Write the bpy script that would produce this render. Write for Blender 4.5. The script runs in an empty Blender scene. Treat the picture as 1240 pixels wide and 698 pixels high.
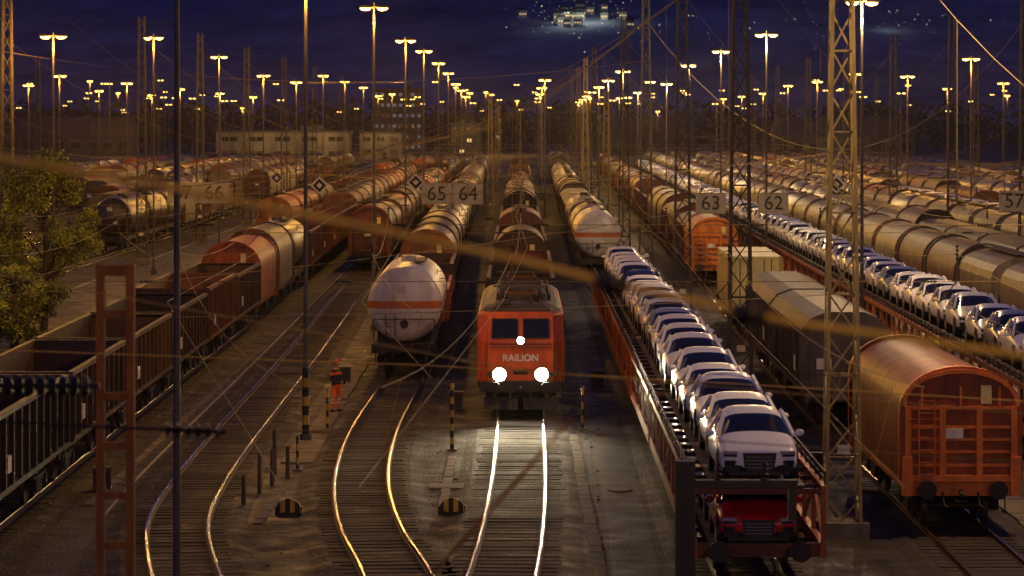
import bpy, math, random
from mathutils import Vector, Matrix
random.seed(7)
D=bpy.data; SC=bpy.context.scene; COL=SC.collection
# ---------------------------------------------------------------- materials
def nodes(name):
    m=D.materials.new(name); m.use_nodes=True
    nt=m.node_tree; b=nt.nodes['Principled BSDF']
    return m,nt,b
def mk(nt,t,**k):
    n=nt.nodes.new(t)
    for a,v in k.items(): setattr(n,a,v)
    return n
def M(name,col,rough=.6,metal=0,dirt=.5,dcol=(.018,.012,.008),scale=1.3,rand=.0,bump=.15,band=None,zs=.35):
    m,nt,b=nodes(name); L=nt.links.new
    tc=mk(nt,'ShaderNodeTexCoord'); oi=mk(nt,'ShaderNodeObjectInfo')
    add=mk(nt,'ShaderNodeVectorMath',operation='ADD'); L(tc.outputs['Object'],add.inputs[0]); L(oi.outputs['Location'],add.inputs[1])
    mp=mk(nt,'ShaderNodeMapping'); mp.inputs['Scale'].default_value=(1,1,zs); L(add.outputs[0],mp.inputs[0])
    n1=mk(nt,'ShaderNodeTexNoise'); n1.inputs['Scale'].default_value=scale; n1.inputs['Detail'].default_value=8; n1.inputs['Roughness'].default_value=.65
    L(mp.outputs[0],n1.inputs['Vector'])
    r=mk(nt,'ShaderNodeMapRange'); r.inputs[1].default_value=.38; r.inputs[2].default_value=.68; r.inputs[3].default_value=0; r.inputs[4].default_value=dirt
    L(n1.outputs['Fac'],r.inputs[0])
    base=mk(nt,'ShaderNodeRGB'); base.outputs[0].default_value=(*col,1); out=base.outputs[0]
    if band:
        sx=mk(nt,'ShaderNodeSeparateXYZ'); L(tc.outputs['Object'],sx.inputs[0])
        c=mk(nt,'ShaderNodeMath',operation='COMPARE'); L(sx.outputs['Z'],c.inputs[0]); c.inputs[1].default_value=band[0]; c.inputs[2].default_value=band[1]
        mb_=mk(nt,'ShaderNodeMix',data_type='RGBA'); L(c.outputs[0],mb_.inputs[0]); L(out,mb_.inputs[6]); mb_.inputs[7].default_value=(*band[2],1); out=mb_.outputs[2]
    if rand:
        hs=mk(nt,'ShaderNodeHueSaturation'); L(out,hs.inputs['Color'])
        rr=mk(nt,'ShaderNodeMapRange'); rr.inputs[3].default_value=1-rand; rr.inputs[4].default_value=1+rand; L(oi.outputs['Random'],rr.inputs[0]); L(rr.outputs[0],hs.inputs['Value']); 
        r2=mk(nt,'ShaderNodeMapRange'); r2.inputs[3].default_value=.5-rand*.04; r2.inputs[4].default_value=.5+rand*.04; L(oi.outputs['Random'],r2.inputs[0]); L(r2.outputs[0],hs.inputs['Hue']); out=hs.outputs[0]
    mx=mk(nt,'ShaderNodeMix',data_type='RGBA'); L(r.outputs[0],mx.inputs[0]); L(out,mx.inputs[6]); mx.inputs[7].default_value=(*dcol,1)
    L(mx.outputs[2],b.inputs['Base Color'])
    b.inputs['Roughness'].default_value=rough; b.inputs['Metallic'].default_value=metal
    if bump:
        bp=mk(nt,'ShaderNodeBump'); bp.inputs['Strength'].default_value=bump; bp.inputs['Distance'].default_value=.05; L(n1.outputs['Fac'],bp.inputs['Height']); L(bp.outputs[0],b.inputs['Normal'])
    return m
def E(name,col,s,sampling=False):
    m,nt,b=nodes(name); b.inputs['Base Color'].default_value=(*col,1); b.inputs['Emission Color'].default_value=(*col,1); b.inputs['Emission Strength'].default_value=s
    n=mk(nt,'ShaderNodeTexNoise'); n.inputs['Scale'].default_value=6
    r=mk(nt,'ShaderNodeMapRange'); r.inputs[3].default_value=.3; r.inputs[4].default_value=.6; nt.links.new(n.outputs['Fac'],r.inputs[0]); nt.links.new(r.outputs[0],b.inputs['Roughness'])
    if not sampling: m.cycles.emission_sampling='NONE'
    return m
def G(name,col,rough):
    m,nt,b=nodes(name); b.inputs['Base Color'].default_value=(*col,1); b.inputs['Roughness'].default_value=rough
    n=mk(nt,'ShaderNodeTexNoise'); n.inputs['Scale'].default_value=3
    r=mk(nt,'ShaderNodeMapRange'); r.inputs[3].default_value=rough*.6; r.inputs[4].default_value=rough*1.6; nt.links.new(n.outputs['Fac'],r.inputs[0]); nt.links.new(r.outputs[0],b.inputs['Roughness'])
    return m
dark=M('underframe_black',(.02,.017,.015),.7,dirt=.5,dcol=(.05,.03,.018))
wheelm=M('wheel_steel',(.12,.08,.05),.45,.6)
brown=M('wagon_brown',(.18,.045,.017),.55,rand=.5,dirt=.75)
brown2=M('wagon_dark_brown',(.055,.023,.014),.6,rand=.5,dirt=.8)
orange=M('wagon_orange_brown',(.50,.115,.016),.5,rand=.3,dirt=.7)
hoodend=M('wagon_hood_orange',(.78,.20,.026),.5,dirt=.55,dcol=(.16,.045,.014),scale=3)
hoodpan=M('wagon_hood_panel',(.38,.085,.016),.6,dirt=.75,dcol=(.06,.02,.01),scale=2.2)  # shade of the recessed end panels put into a darker orange
hoodroof=M('wagon_hood_rust',(.42,.14,.028),.5,dirt=.75,dcol=(.05,.022,.012),scale=1.6)
grey=M('wagon_grey',(.20,.15,.10),.5,rand=.5,dirt=.75)
boxgrey=M('wagon_box_grey',(.09,.07,.055),.55,rand=.4,dirt=.85)
tarp=M('tarpaulin_beige',(.42,.32,.18),.5,rand=.35,dirt=.7)
inside=M('wagon_interior',(.02,.013,.01),.9)
tankw=M('tank_white',(.74,.71,.66),.40,dirt=.6,dcol=(.16,.10,.06),scale=.9,band=(2.75,.15,(.65,.16,.03)),bump=.06)
tankg=M('tank_grey',(.20,.15,.10),.42,rand=.5,dirt=.8,dcol=(.035,.022,.015))
tankb=M('tank_dark',(.075,.048,.034),.38,rand=.5,dirt=.7)
cream=M('container_cream',(.78,.68,.26),.55,dirt=.4,dcol=(.12,.08,.04))
red=M('loco_red',(.88,.14,.020),.4,dirt=.7,dcol=(.24,.05,.02),scale=1.8,bump=.05)
roofg=M('loco_roof_grey',(.09,.075,.06),.6)
locodark=M('loco_skirt',(.035,.028,.024),.6)
glassm=G('dark_glass',(.012,.014,.018),.10)
labelw=M('label_white',(.7,.68,.6),.6,dirt=.3,scale=5)
cleanw=M('lettering_white',(.85,.83,.78),.6,dirt=.05,scale=5,bump=0)
paintw=M('car_paint_white',(.86,.88,.92),.3,dirt=.08,bump=0,dcol=(.4,.4,.4))
paints=M('car_paint_silver',(.38,.42,.48),.3,.4,dirt=.06,bump=0)
paintr=M('car_paint_red',(.5,.01,.015),.25,dirt=.06,bump=0)
paintk=M('car_paint_black',(.02,.022,.028),.2,dirt=.05,bump=0)
tyre=M('tyre',(.015,.015,.015),.85)
chrome=G('bright_trim',(.35,.35,.36),.2)
black=M('black_plastic',(.01,.01,.012),.5,dirt=.1)
steel=M('galvanised_steel',(.15,.125,.09),.6,.1,dirt=.6,dcol=(.04,.03,.02),scale=3)
lattm=M('lattice_steel_lit',(.36,.28,.11),.6,dirt=.6,dcol=(.07,.045,.025),scale=3)  # yellow lamplight on the masts put into the steel colour
latdk=M('lattice_steel_dark',(.055,.045,.032),.7,dirt=.6,scale=3)
rustm=M('rust_steel',(.26,.10,.03),.8,dirt=.7,dcol=(.06,.025,.012),scale=4)
wirem=M('wire_bronze',(.30,.22,.075),.6,0,dirt=.3,bump=0)
cablem=M('old_cable',(.66,.47,.11),.6,dirt=.5,scale=12,dcol=(.2,.12,.03))
ceram=M('insulator_ceramic',(.02,.012,.008),.6,dirt=.2)
yel=M('warning_yellow',(.65,.42,.03),.55,dirt=.6,scale=6)
blk=M('warning_black',(.015,.014,.012),.6)
wood=M('old_wood_post',(.13,.085,.05),.85,scale=8,zs=.1)
conc=M('concrete_slab',(.22,.18,.12),.85,dirt=.8,scale=1.1,dcol=(.045,.033,.022),zs=1)
whiteline=M('worn_white_paint',(.6,.57,.48),.7,dirt=.9,scale=4,dcol=(.06,.05,.04),zs=1)
signm=M('sign_plate',(.50,.45,.30),.6,dirt=.4,scale=3)
lens=E('sodium_lamp_lens',(1,.60,.13),8)
lensw=E('headlight_lens',(1,.90,.66),120)
winlit=E('lit_window',(1,.66,.25),.8)
winblue=E('lit_window_cool',(.40,.5,.7),.09)
town=E('town_lamp',(1,.78,.45),.9)
railm=M('rail_steel',(.50,.44,.36),.25,1,dirt=.45,dcol=(.12,.06,.03),scale=2.5,bump=.04)
railside=M('rail_rust',(.08,.04,.022),.7,.1)
sleeperm=M('sleeper',(.038,.026,.017),.85,scale=1.4,dirt=.9,dcol=(.014,.009,.006),zs=1)
def ground_mat(name,c1,c2,c3,fine,bs,rough=.85):
    m,nt,b=nodes(name); L=nt.links.new
    tc=mk(nt,'ShaderNodeTexCoord')
    n=mk(nt,'ShaderNodeTexNoise'); n.inputs['Scale'].default_value=.22; n.inputs['Detail'].default_value=10; n.inputs['Roughness'].default_value=.75; L(tc.outputs['Object'],n.inputs['Vector'])
    v=mk(nt,'ShaderNodeTexVoronoi'); v.inputs['Scale'].default_value=fine; L(tc.outputs['Object'],v.inputs['Vector'])
    r=mk(nt,'ShaderNodeValToRGB'); e=r.color_ramp.elements; e[0].position=.38; e[0].color=(*c1,1); e[1].position=.64; e[1].color=(*c3,1); x=e.new(.5); x.color=(*c2,1)
    L(n.outputs['Fac'],r.inputs[0])
    mx=mk(nt,'ShaderNodeMix',data_type='RGBA',blend_type='MULTIPLY'); mx.inputs[0].default_value=.6; L(r.outputs[0],mx.inputs[6])
    r2=mk(nt,'ShaderNodeValToRGB'); r2.color_ramp.elements[0].color=(.4,.4,.4,1); r2.color_ramp.elements[1].color=(1.4,1.35,1.3,1); sp=mk(nt,'ShaderNodeSeparateXYZ')
    L(v.outputs['Color'],sp.inputs[0]); L(sp.outputs[0],r2.inputs[0]); L(r2.outputs[0],mx.inputs[7]); L(mx.outputs[2],b.inputs['Base Color'])
    n3=mk(nt,'ShaderNodeTexNoise'); n3.inputs['Scale'].default_value=.9; n3.inputs['Detail'].default_value=6; L(tc.outputs['Object'],n3.inputs['Vector'])
    rr=mk(nt,'ShaderNodeMapRange'); rr.inputs[1].default_value=.3; rr.inputs[2].default_value=.7; rr.inputs[3].default_value=rough-.3; rr.inputs[4].default_value=rough+.15; L(n3.outputs['Fac'],rr.inputs[0]); L(rr.outputs[0],b.inputs['Roughness'])
    ad=mk(nt,'ShaderNodeMath',operation='MULTIPLY_ADD'); L(n3.outputs['Fac'],ad.inputs[0]); ad.inputs[1].default_value=.8; L(v.outputs['Distance'],ad.inputs[2])
    bp=mk(nt,'ShaderNodeBump'); bp.inputs['Strength'].default_value=bs; bp.inputs['Distance'].default_value=.04; L(ad.outputs[0],bp.inputs['Height']); L(bp.outputs[0],b.inputs['Normal'])
    return m
groundm=ground_mat('ground_grit',(.011,.008,.005),(.027,.019,.011),(.058,.041,.022),9,.7)
ballastm=ground_mat('ballast',(.010,.007,.004),(.024,.016,.009),(.047,.031,.017),11,.9)
asphm=ground_mat('asphalt',(.016,.012,.008),(.031,.023,.015),(.060,.045,.028),14,.35,.75)
# ---------------------------------------------------------------- mesh builder
class MB:
    def __init__(s): s.v=[];s.f=[];s.mi=[];s.sm=[];s.mats=[]
    def slot(s,m):
        if m not in s.mats: s.mats.append(m)
        return s.mats.index(m)
    def add(s,vs,fs,m,sm=False):
        o=len(s.v); s.v+= [tuple(v) for v in vs]; k=s.slot(m)
        for f in fs: s.f.append([i+o for i in f]); s.mi.append(k); s.sm.append(sm)
    def box(s,c,d,m,rz=0,rx=0,ry=0):
        R=Matrix.Rotation(rz,3,'Z')@Matrix.Rotation(ry,3,'Y')@Matrix.Rotation(rx,3,'X'); C=Vector(c)
        vs=[C+R@Vector((x*d[0]/2,y*d[1]/2,z*d[2]/2)) for x in(-1,1) for y in(-1,1) for z in(-1,1)]
        s.add(vs,[(0,1,3,2),(4,6,7,5),(0,4,5,1),(2,3,7,6),(0,2,6,4),(1,5,7,3)],m)
    def beam(s,p,q,w,m,h=None):
        p=Vector(p);q=Vector(q);d=(q-p)
        if d.length<1e-6:return
        d.normalize(); up=Vector((0,0,1)) if abs(d.z)<.95 else Vector((0,1,0))
        a=d.cross(up).normalized()*w/2; b=a.cross(d).normalized()*(h or w)/2
        vs=[p+a+b,p-a+b,p-a-b,p+a-b,q+a+b,q-a+b,q-a-b,q+a-b]
        s.add(vs,[(0,1,2,3),(7,6,5,4),(0,4,5,1),(1,5,6,2),(2,6,7,3),(3,7,4,0)],m)
    def cyl(s,p,q,r,m,n=12,r2=None,sm=True,caps=True):
        p=Vector(p);q=Vector(q);d=(q-p).normalized(); up=Vector((0,0,1)) if abs(d.z)<.95 else Vector((0,1,0))
        a=d.cross(up).normalized(); b=a.cross(d); r2=r if r2 is None else r2
        vs=[p+(a*math.cos(2*math.pi*i/n)+b*math.sin(2*math.pi*i/n))*r for i in range(n)]+[q+(a*math.cos(2*math.pi*i/n)+b*math.sin(2*math.pi*i/n))*r2 for i in range(n)]
        s.add(vs,[(i,(i+1)%n,n+(i+1)%n,n+i) for i in range(n)],m,sm)
        if caps: s.add(vs,[tuple(range(n))[::-1],tuple(range(n,2*n))],m)
    def loft(s,rings,m,closed=True,caps=False,sm=False):
        n=len(rings[0]); vs=[v for r in rings for v in r]; fs=[]
        for i in range(len(rings)-1):
            for j in range(n if closed else n-1):
                k=(j+1)%n; fs.append((i*n+j,i*n+k,(i+1)*n+k,(i+1)*n+j))
        if caps: fs+= [tuple(range(n))[::-1], tuple((len(rings)-1)*n+i for i in range(n))]
        s.add(vs,fs,m,sm)
    def quad(s,a,b,c,d,m): s.add([a,b,c,d],[(0,1,2,3)],m)
    def wire(s,pts,r,m,n=5):
        for a,b in zip(pts[:-1],pts[1:]): s.cyl(a,b,r,m,n,caps=False)
    def ball(s,c,r,m,n=10):
        C=Vector(c); rings=[]
        for i in range(n//2+1):
            t=math.pi*i/(n//2); rr=max(1e-3,math.sin(t)); rings.append([C+Vector((r[0]*rr*math.cos(2*math.pi*j/n),r[1]*rr*math.sin(2*math.pi*j/n),-r[2]*math.cos(t))) for j in range(n)])
        s.loft(rings,m,sm=True)
    def addmesh(s,me):
        o=len(s.v); s.v+=[tuple(v.co) for v in me.vertices]
        for p in me.polygons:
            s.f.append([i+o for i in p.vertices]); s.mi.append(s.slot(me.materials[p.material_index])); s.sm.append(True)
    def mesh(s,name):
        me=D.meshes.new(name); me.from_pydata(s.v,[],s.f)
        for m in s.mats: me.materials.append(m)
        me.polygons.foreach_set('material_index',s.mi); me.polygons.foreach_set('use_smooth',s.sm); me.update()
        return me
def obj(name,data,loc=(0,0,0),rz=0,parent=None,scale=None):
    o=D.objects.new(name,data); COL.objects.link(o); o.location=loc; o.rotation_euler=(0,0,rz)
    if scale: o.scale=scale
    if parent: o.parent=parent
    return o
def evalmesh(me,mods):
    o=D.objects.new('tmp',me); COL.objects.link(o)
    for t,kw in mods:
        md=o.modifiers.new(t,t)
        for k,v in kw.items(): setattr(md,k,v)
    dg=bpy.context.evaluated_depsgraph_get(); dg.update()
    r=D.meshes.new_from_object(o.evaluated_get(dg)); D.objects.remove(o); return r
# ---------------------------------------------------------------- track alignment
def path(pts):
    n=len(pts); ms=[]
    for i in range(n):
        a=pts[max(0,i-1)];b=pts[min(n-1,i+1)]; ms.append((b[1]-a[1])/(b[0]-a[0]))
    def f(Y):
        if Y<=pts[0][0]: return pts[0][1]+ms[0]*(Y-pts[0][0])
        if Y>=pts[-1][0]: return pts[-1][1]+ms[-1]*(Y-pts[-1][0])
        for i in range(n-1):
            if Y<=pts[i+1][0]:
                h=pts[i+1][0]-pts[i][0]; t=(Y-pts[i][0])/h
                return (2*t**3-3*t*t+1)*pts[i][1]+(t**3-2*t*t+t)*h*ms[i]+(-2*t**3+3*t*t)*pts[i+1][1]+(t**3-t*t)*h*ms[i+1]
    return f
C=path([(20,-2.4),(40,-1.6),(57,-.95),(75,-.17),(90,.15),(107,.27),(150,.4),(300,.7),(600,1.4),(1000,2.5)])
L1=path([(55,-.98),(65,-1.75),(75,-2.7),(82,-3.5),(91,-4.15),(100,-4.45),(110,-4.5),(130,-4.3),(240,-4.8),(436,-5.3),(1000,-7)])
L2=path([(20,0),(45,-3.2),(60,-5.3),(74.5,-7.4),(83,-8.4),(91,-8.75),(105,-8.95),(131,-9.05),(163,-9.3),(194,-9.6),(300,-10),(1000,-12)])
L3=path([(20,-13),(90,-13.6),(131,-13.8),(194,-14),(300,-14.6),(1000,-17)])
R1=path([(20,4.8),(72,5.3),(130,5.55),(178,5.7),(215,5.6),(400,6.6),(1000,12)])
R2=path([(20,10.7),(83,11.0),(116,11.0),(157,11.6),(227,12.9),(400,15),(1000,23)])
def lin(a,k): return lambda Y:a+k*Y
R=[lin(15.5+4.55*i,.0125+.0012*i) for i in range(10)]   # R3..
LL=[lin(-18.4,-.002)]+[lin(-30-4.65*i,-.004) for i in range(8)]
def H(f,Y): return -math.atan((f(Y+1)-f(Y-1))/2)
def build_track(f,y0,y1,sl=True,name='railway_track'):
    mb=MB(); ys=[];y=y0
    while y<y1: ys.append(y); y+= 2 if y<160 else (6 if y<400 else 40)
    ys.append(y1)
    def rings(prof,off):
        out=[]
        for Y in ys:
            a=H(f,Y); c,s_=math.cos(a),math.sin(a)
            out.append([(f(Y)+(px+off)*c,Y+(px+off)*s_,pz) for px,pz in prof])
        return out
    mb.loft(rings([(-1.75,.006),(-1.4,.07),(1.4,.07),(1.75,.006)],0),ballastm,closed=False)
    for o in(-.755,.755):
        mb.loft(rings([(-.035,.2),(-.02,.12),(-.07,.095),(-.07,.075)],o),railside,closed=False)
        mb.loft(rings([(.07,.075),(.07,.095),(.02,.12),(.035,.2)],o),railside,closed=False)
        mb.loft(rings([(-.035,.2),(-.028,.212),(.028,.212),(.035,.2)],o),railm,closed=False)
    if sl:
        Y=y0+.3
        while Y<min(y1,sl if sl is not True else 150):
            mb.box((f(Y)+random.uniform(-.05,.05),Y,.055+random.uniform(-.015,.006)),(random.uniform(2.35,2.55),.25,.06),sleeperm,rz=H(f,Y)+random.uniform(-.02,.02)); Y+=.62+random.uniform(-.03,.03)
    obj(name,mb.mesh(name))
for f,a,b,s in [(C,20,1000,150),(L1,57,1000,150),(L2,20,1000,230),(L3,20,1000,100),(R1,20,1000,100),(R2,20,1000,112)]: build_track(f,a,b,s)
for i,f in enumerate(R): build_track(f,90+22*i,900,False)
for i,f in enumerate(LL): build_track(f,90+25*i,900,300 if i==0 else False)
# ---------------------------------------------------------------- ground
mb=MB(); mb.quad((-5000,-300,0),(5000,-300,0),(5000,9000,0),(-5000,9000,0),groundm); obj('ground',mb.mesh('ground'))
def strip(name,f0,f1,y0,y1,z,m,st=4):
    mb=MB(); ys=[y0+i*st for i in range(int((y1-y0)/st)+1)]
    mb.loft([[(f0(Y),Y,z),(f1(Y),Y,z)] for Y in ys],m,closed=False); return obj(name,mb.mesh(name))
strip('service_path',lambda Y:(L1(Y)+L2(Y))/2-.75-(.6 if Y<110 else 0),lambda Y:(L1(Y)+L2(Y))/2+.45,84,240,.004,asphm)
strip('service_path',lambda Y:(C(Y)+R1(Y))/2-.3,lambda Y:(C(Y)+R1(Y))/2+.75,60,200,.004,asphm)
strip('service_path',lambda Y:(L2(Y)+L3(Y))/2-.55,lambda Y:(L2(Y)+L3(Y))/2+.55,60,240,.004,asphm)
strip('service_road',lambda Y:-27.5,lambda Y:-20.7,120,420,.004,asphm)
strip('painted_line',lambda Y:-21.0,lambda Y:-20.85,120,420,.008,whiteline)
strip('painted_line',lambda Y:-27.2,lambda Y:-27.05,170,420,.008,whiteline)
strip('painted_line',lambda Y:(L2(Y)+L3(Y))/2+.42,lambda Y:(L2(Y)+L3(Y))/2+.5,84,240,.008,whiteline)
def slab(name,pts,z,h,m):
    mb=MB(); n=len(pts); vs=[(x,y,0.001) for x,y in pts]+[(x,y,z+h) for x,y in pts]
    mb.add(vs,[(i,(i+1)%n,n+(i+1)%n,n+i) for i in range(n)]+[tuple(range(n,2*n))],m); obj(name,mb.mesh(name))
def slabrow(name,xc,w,y0,y1,l,h=.05):
    y=y0; mb=MB()
    while y<y1:
        mb.box((xc+random.uniform(-.02,.02),y+l/2,h/2+.001),(w,l-.06,h+random.uniform(-.01,.012)),conc,rz=random.uniform(-.015,.015)); y+=l
    obj(name,mb.mesh(name))
slabrow('concrete_walkway',-6.45,.95,99,108,1.5); slabrow('concrete_walkway',-6.4,.7,109,121,1.5); slabrow('concrete_walkway',-6.37,.55,122,139,1.7)
slabrow('cable_duct_cover',-1.83,.24,87,101,1.0); slabrow('cable_duct_cover',-6.47,.26,84,92,.9); slabrow('cable_duct_cover',8.65,.45,84,130,1.2); slabrow('cable_duct_cover',-11.3,.22,88,150,1.1); slabrow('concrete_walkway',13.4,.9,78,104,1.6); slabrow('cable_duct_cover',2.0,.3,62,108,1.1,.03)
slab('cable_duct_cover',[(-2.3,92),(-1.35,92),(-1.35,93.2),(-2.3,93.2)],0,.06,conc)
slab('manhole_cover',[(3.0+.35*math.cos(t),92+.6*math.sin(t)) for t in [i*math.pi/8 for i in range(16)]],0,.03,conc)
# ---------------------------------------------------------------- wagons
def gear(mb,L,fr=dark,w=2.5):
    h=L/2
    mb.box((0,0,1.06),(w-.5,L-.3,.22),dark)
    for s in(-1,1):
        mb.box((s*(w/2-.12),0,1.08),(.16,L-.2,.30),fr)
        mb.box((0,s*(h-.1),1.04),(w+.1,.2,.36),fr)
        for x in(-.87,.87):
            mb.cyl((x,s*h,1.05),(x,s*(h+.42),1.05),.09,dark,10); mb.cyl((x,s*(h+.42),1.05),(x,s*(h+.5),1.05),.23,dark,16)
        mb.beam((0,s*h,.98),(0,s*(h+.4),.9),.09,dark)
        by=s*(h-2.4)
        for k in(-.9,.9):
            mb.cyl((-.72,by+k,.46),(.72,by+k,.46),.08,wheelm,8)
            for x in(-.77,.77): mb.cyl((x-.06,by+k,.46),(x+.06,by+k,.46),.46,wheelm,20)
            for x in(-1.02,1.02): mb.box((x,by+k,.5),(.22,.3,.3),dark)
        for x in(-1.02,1.02):
            mb.box((x,by,.62),(.12,2.3,.2),dark); mb.box((x,by,.42),(.12,.7,.25),dark)
        mb.box((0,by,.7),(2.0,.4,.25),dark)
        for x in(-1.15,1.15):
            mb.beam((x,s*(h-.45),.95),(x,s*(h-.45),.4),.03,dark); mb.box((x,s*(h-.45),.42),(.1,.35,.03),dark)
        for x in(-.45,.42): mb.wire([(x,s*(h+.02),.95),(x+.03,s*(h+.15),.65),(x+.1,s*(h+.3),.6)],.03,dark,6)
    mb.cyl((-.5,-.8,.75),(-.5,.8,.75),.2,dark,10); mb.box((.5,.2,.7),(.4,.8,.3),dark)
def ladder(mb,x,y,z0,z1,m=dark,w=.38):
    for s in(-1,1): mb.beam((x+s*w/2,y,z0),(x+s*w/2,y,z1),.035,m)
    z=z0+.2
    while z<z1: mb.beam((x-w/2,y,z),(x+w/2,y,z),.025,m); z+=.3
def tank(body,plat=True,L=14.2,Rr=1.5):
    mb=MB(); gear(mb,L); zc=2.75; hl=L/2-1.0; rings=[]; n=36
    prof=[(-hl-.62*math.cos(t),Rr*math.sin(t)) for t in [i*math.pi/2/8 for i in range(9)]]
    prof[0]=(prof[0][0],.02); prof+= [(y,Rr) for y in(-3,0,3)]+[(-y,r) for y,r in prof[::-1]]
    mb.loft([[(r*math.cos(2*math.pi*j/n),y,zc+r*math.sin(2*math.pi*j/n)) for j in range(n)] for y,r in prof],body,sm=True)
    for y in(-hl,-hl/2,0,hl/2,hl):
        mb.loft([[((Rr+.012)*math.cos(2*math.pi*j/n),yy,zc+(Rr+.012)*math.sin(2*math.pi*j/n)) for j in range(n)] for yy in(y-.04,y+.04)],body,sm=True)
    for s in(-1,1):
        for k in(0,1): mb.box((0,s*(hl-.6-k*1.2),1.38),(2.2,.22,.5),dark)
        ladder(mb,.55*s,s*(hl+.85),1.1,2.4)
        for x in(-1.2,1.2): mb.beam((x,s*(L/2-.12),1.2),(x,s*(L/2-.12),2.2),.04,dark)
        mb.beam((-1.2,s*(L/2-.12),2.2),(1.2,s*(L/2-.12),2.2),.04,dark)
    mb.cyl((0,0,zc+Rr-.1),(0,0,zc+Rr+.22),.32,body,16)
    mb.box((.5,0,zc+Rr+.03),(.4,4.5,.05),dark); mb.beam((.75,-2.2,zc+Rr+.35),(.75,2.2,zc+Rr+.35),.03,dark)
    for y in(-2.2,-.7,.7,2.2): mb.beam((.75,y,zc+Rr+.03),(.75,y,zc+Rr+.35),.025,dark)
    ladder(mb,1.38,.0,1.2,3.9,w=.4)
    mb.box((-.15,-hl-.60,zc+.62),(.42,.02,.3),labelw)
    mb.box((.3,-hl-.635,zc-.45),(.3,.02,.2),labelw)
    mb.cyl((.0,-hl-.66,zc-.75),(.0,-hl-.58,zc-.75),.16,dark,14)
    return mb.mesh('tank_wagon'),L+1
def gondola(m,L=13.4,top=3.25,load=None):
    mb=MB(); gear(mb,L,m); w=2.9
    for s in(-1,1):
        mb.box((s*(w/2-.03),0,(1.23+top)/2),(.06,L,top-1.23),m)
        mb.box((s*w/2,0,top),(.16,L+.1,.12),m); mb.box((s*(w/2+.03),0,1.28),(.14,L,.12),m)
        for i in range(11):
            y=-L/2+.1+i*(L-.2)/10; mb.box((s*(w/2+.06),y,(1.3+top)/2),(.13,.11,top-1.4),m)
        mb.box((0,s*(L/2-.03),(1.23+top)/2),(w-.12,.06,top-1.23),m)
        mb.box((0,s*(L/2+.02),top),(w-.2,.16,.12),m)
        for x in(-1.0,-.35,.35,1.0): mb.box((x,s*(L/2+.04),(1.3+top)/2),(.1,.1,top-1.4),m)
        for z in(1.9,2.55): mb.box((0,s*(L/2+.03),z),(w-.2,.07,.08),m)
    mb.box((0,0,1.28),(w-.12,L-.12,.08),inside)
    mb.box((w/2+.07,-L/2+1.9,1.9),(.14,.6,.4),labelw)
    return mb.mesh('open_goods_wagon'),L+1.05
def archprof(w,z0,zs,zt,n=14):
    p=[(-w/2,z0),(-w/2,zs)]
    for i in range(1,n): t=math.pi*i/n; p.append((-w/2*math.cos(t),zs+(zt-zs)*math.sin(t)**.9))
    return p+[(w/2,zs),(w/2,z0)]
def arch(body,endm,L=12.4,zt=4.3,zs=2.85,pan=None):
    mb=MB(); gear(mb,L,endm,2.7); w=2.85; pan=pan or endm
    P=archprof(w,1.25,zs,zt)
    mb.loft([[(x,y,z) for x,z in P] for y in(-L/2+.25,L/2-.25)],body,closed=False,sm=True)
    P2=archprof(w+.07,1.25,zs,zt+.035); k=22
    for i in range(k+1):
        y=-L/2+.3+i*(L-.6)/k; mb.loft([[(x,yy,z) for x,z in P2] for yy in(y-.05,y+.05)],body,closed=False)
    P3=archprof(w+.16,1.25,zs,zt+.09)
    for s in(-1,1):
        y0,y1=s*(L/2-.3),s*(L/2)
        mb.loft([[(x,y,z) for x,z in P3] for y in(y0,y1)],endm,closed=False,sm=True)
        ring=[(x,y1,z) for x,z in P3]; mb.add(ring,[tuple(range(len(ring)))],pan)
        Y=s*(L/2+.03)
        for x in(-1.3,-.45,.45,1.3): mb.box((x,Y+s*.02,2.15),(.15,.14,1.85),endm)
        for z in(1.3,1.62,1.95,2.25,2.55,3.02): mb.box((0,Y,z),(2.75,.09,.07),endm)
        for x in(-1.33,1.33): mb.box((x,Y+s*.06,1.35),(.26,.18,.95),endm)
        mb.box((0,Y+s*.05,1.3),(2.9,.12,.16),endm)
        P4=archprof(w-.05,3.06,3.06,zt-.03,12)
        for (a,b) in zip(P4[:-1],P4[1:]): mb.beam((a[0],Y,a[1]),(b[0],Y,b[1]),.10,endm)
        ladder(mb,.85*s,Y+s*.12,1.2,3.2,m=endm)
        mb.box((-.2,Y+s*.06,2.40),(.5,.02,.24),labelw); mb.box((.62,Y+s*.02,3.35),(.26,.02,.45),cream)
        mb.beam((-1.3,Y+s*.09,2.75),(-.5,Y+s*.09,2.75),.03,endm)
        for x in(-.95,.0,.95): mb.box((x,Y+s*.01,3.3),(.06,.05,.5),endm)
    return mb.mesh('covered_hood_wagon'),L+1.05
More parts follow.
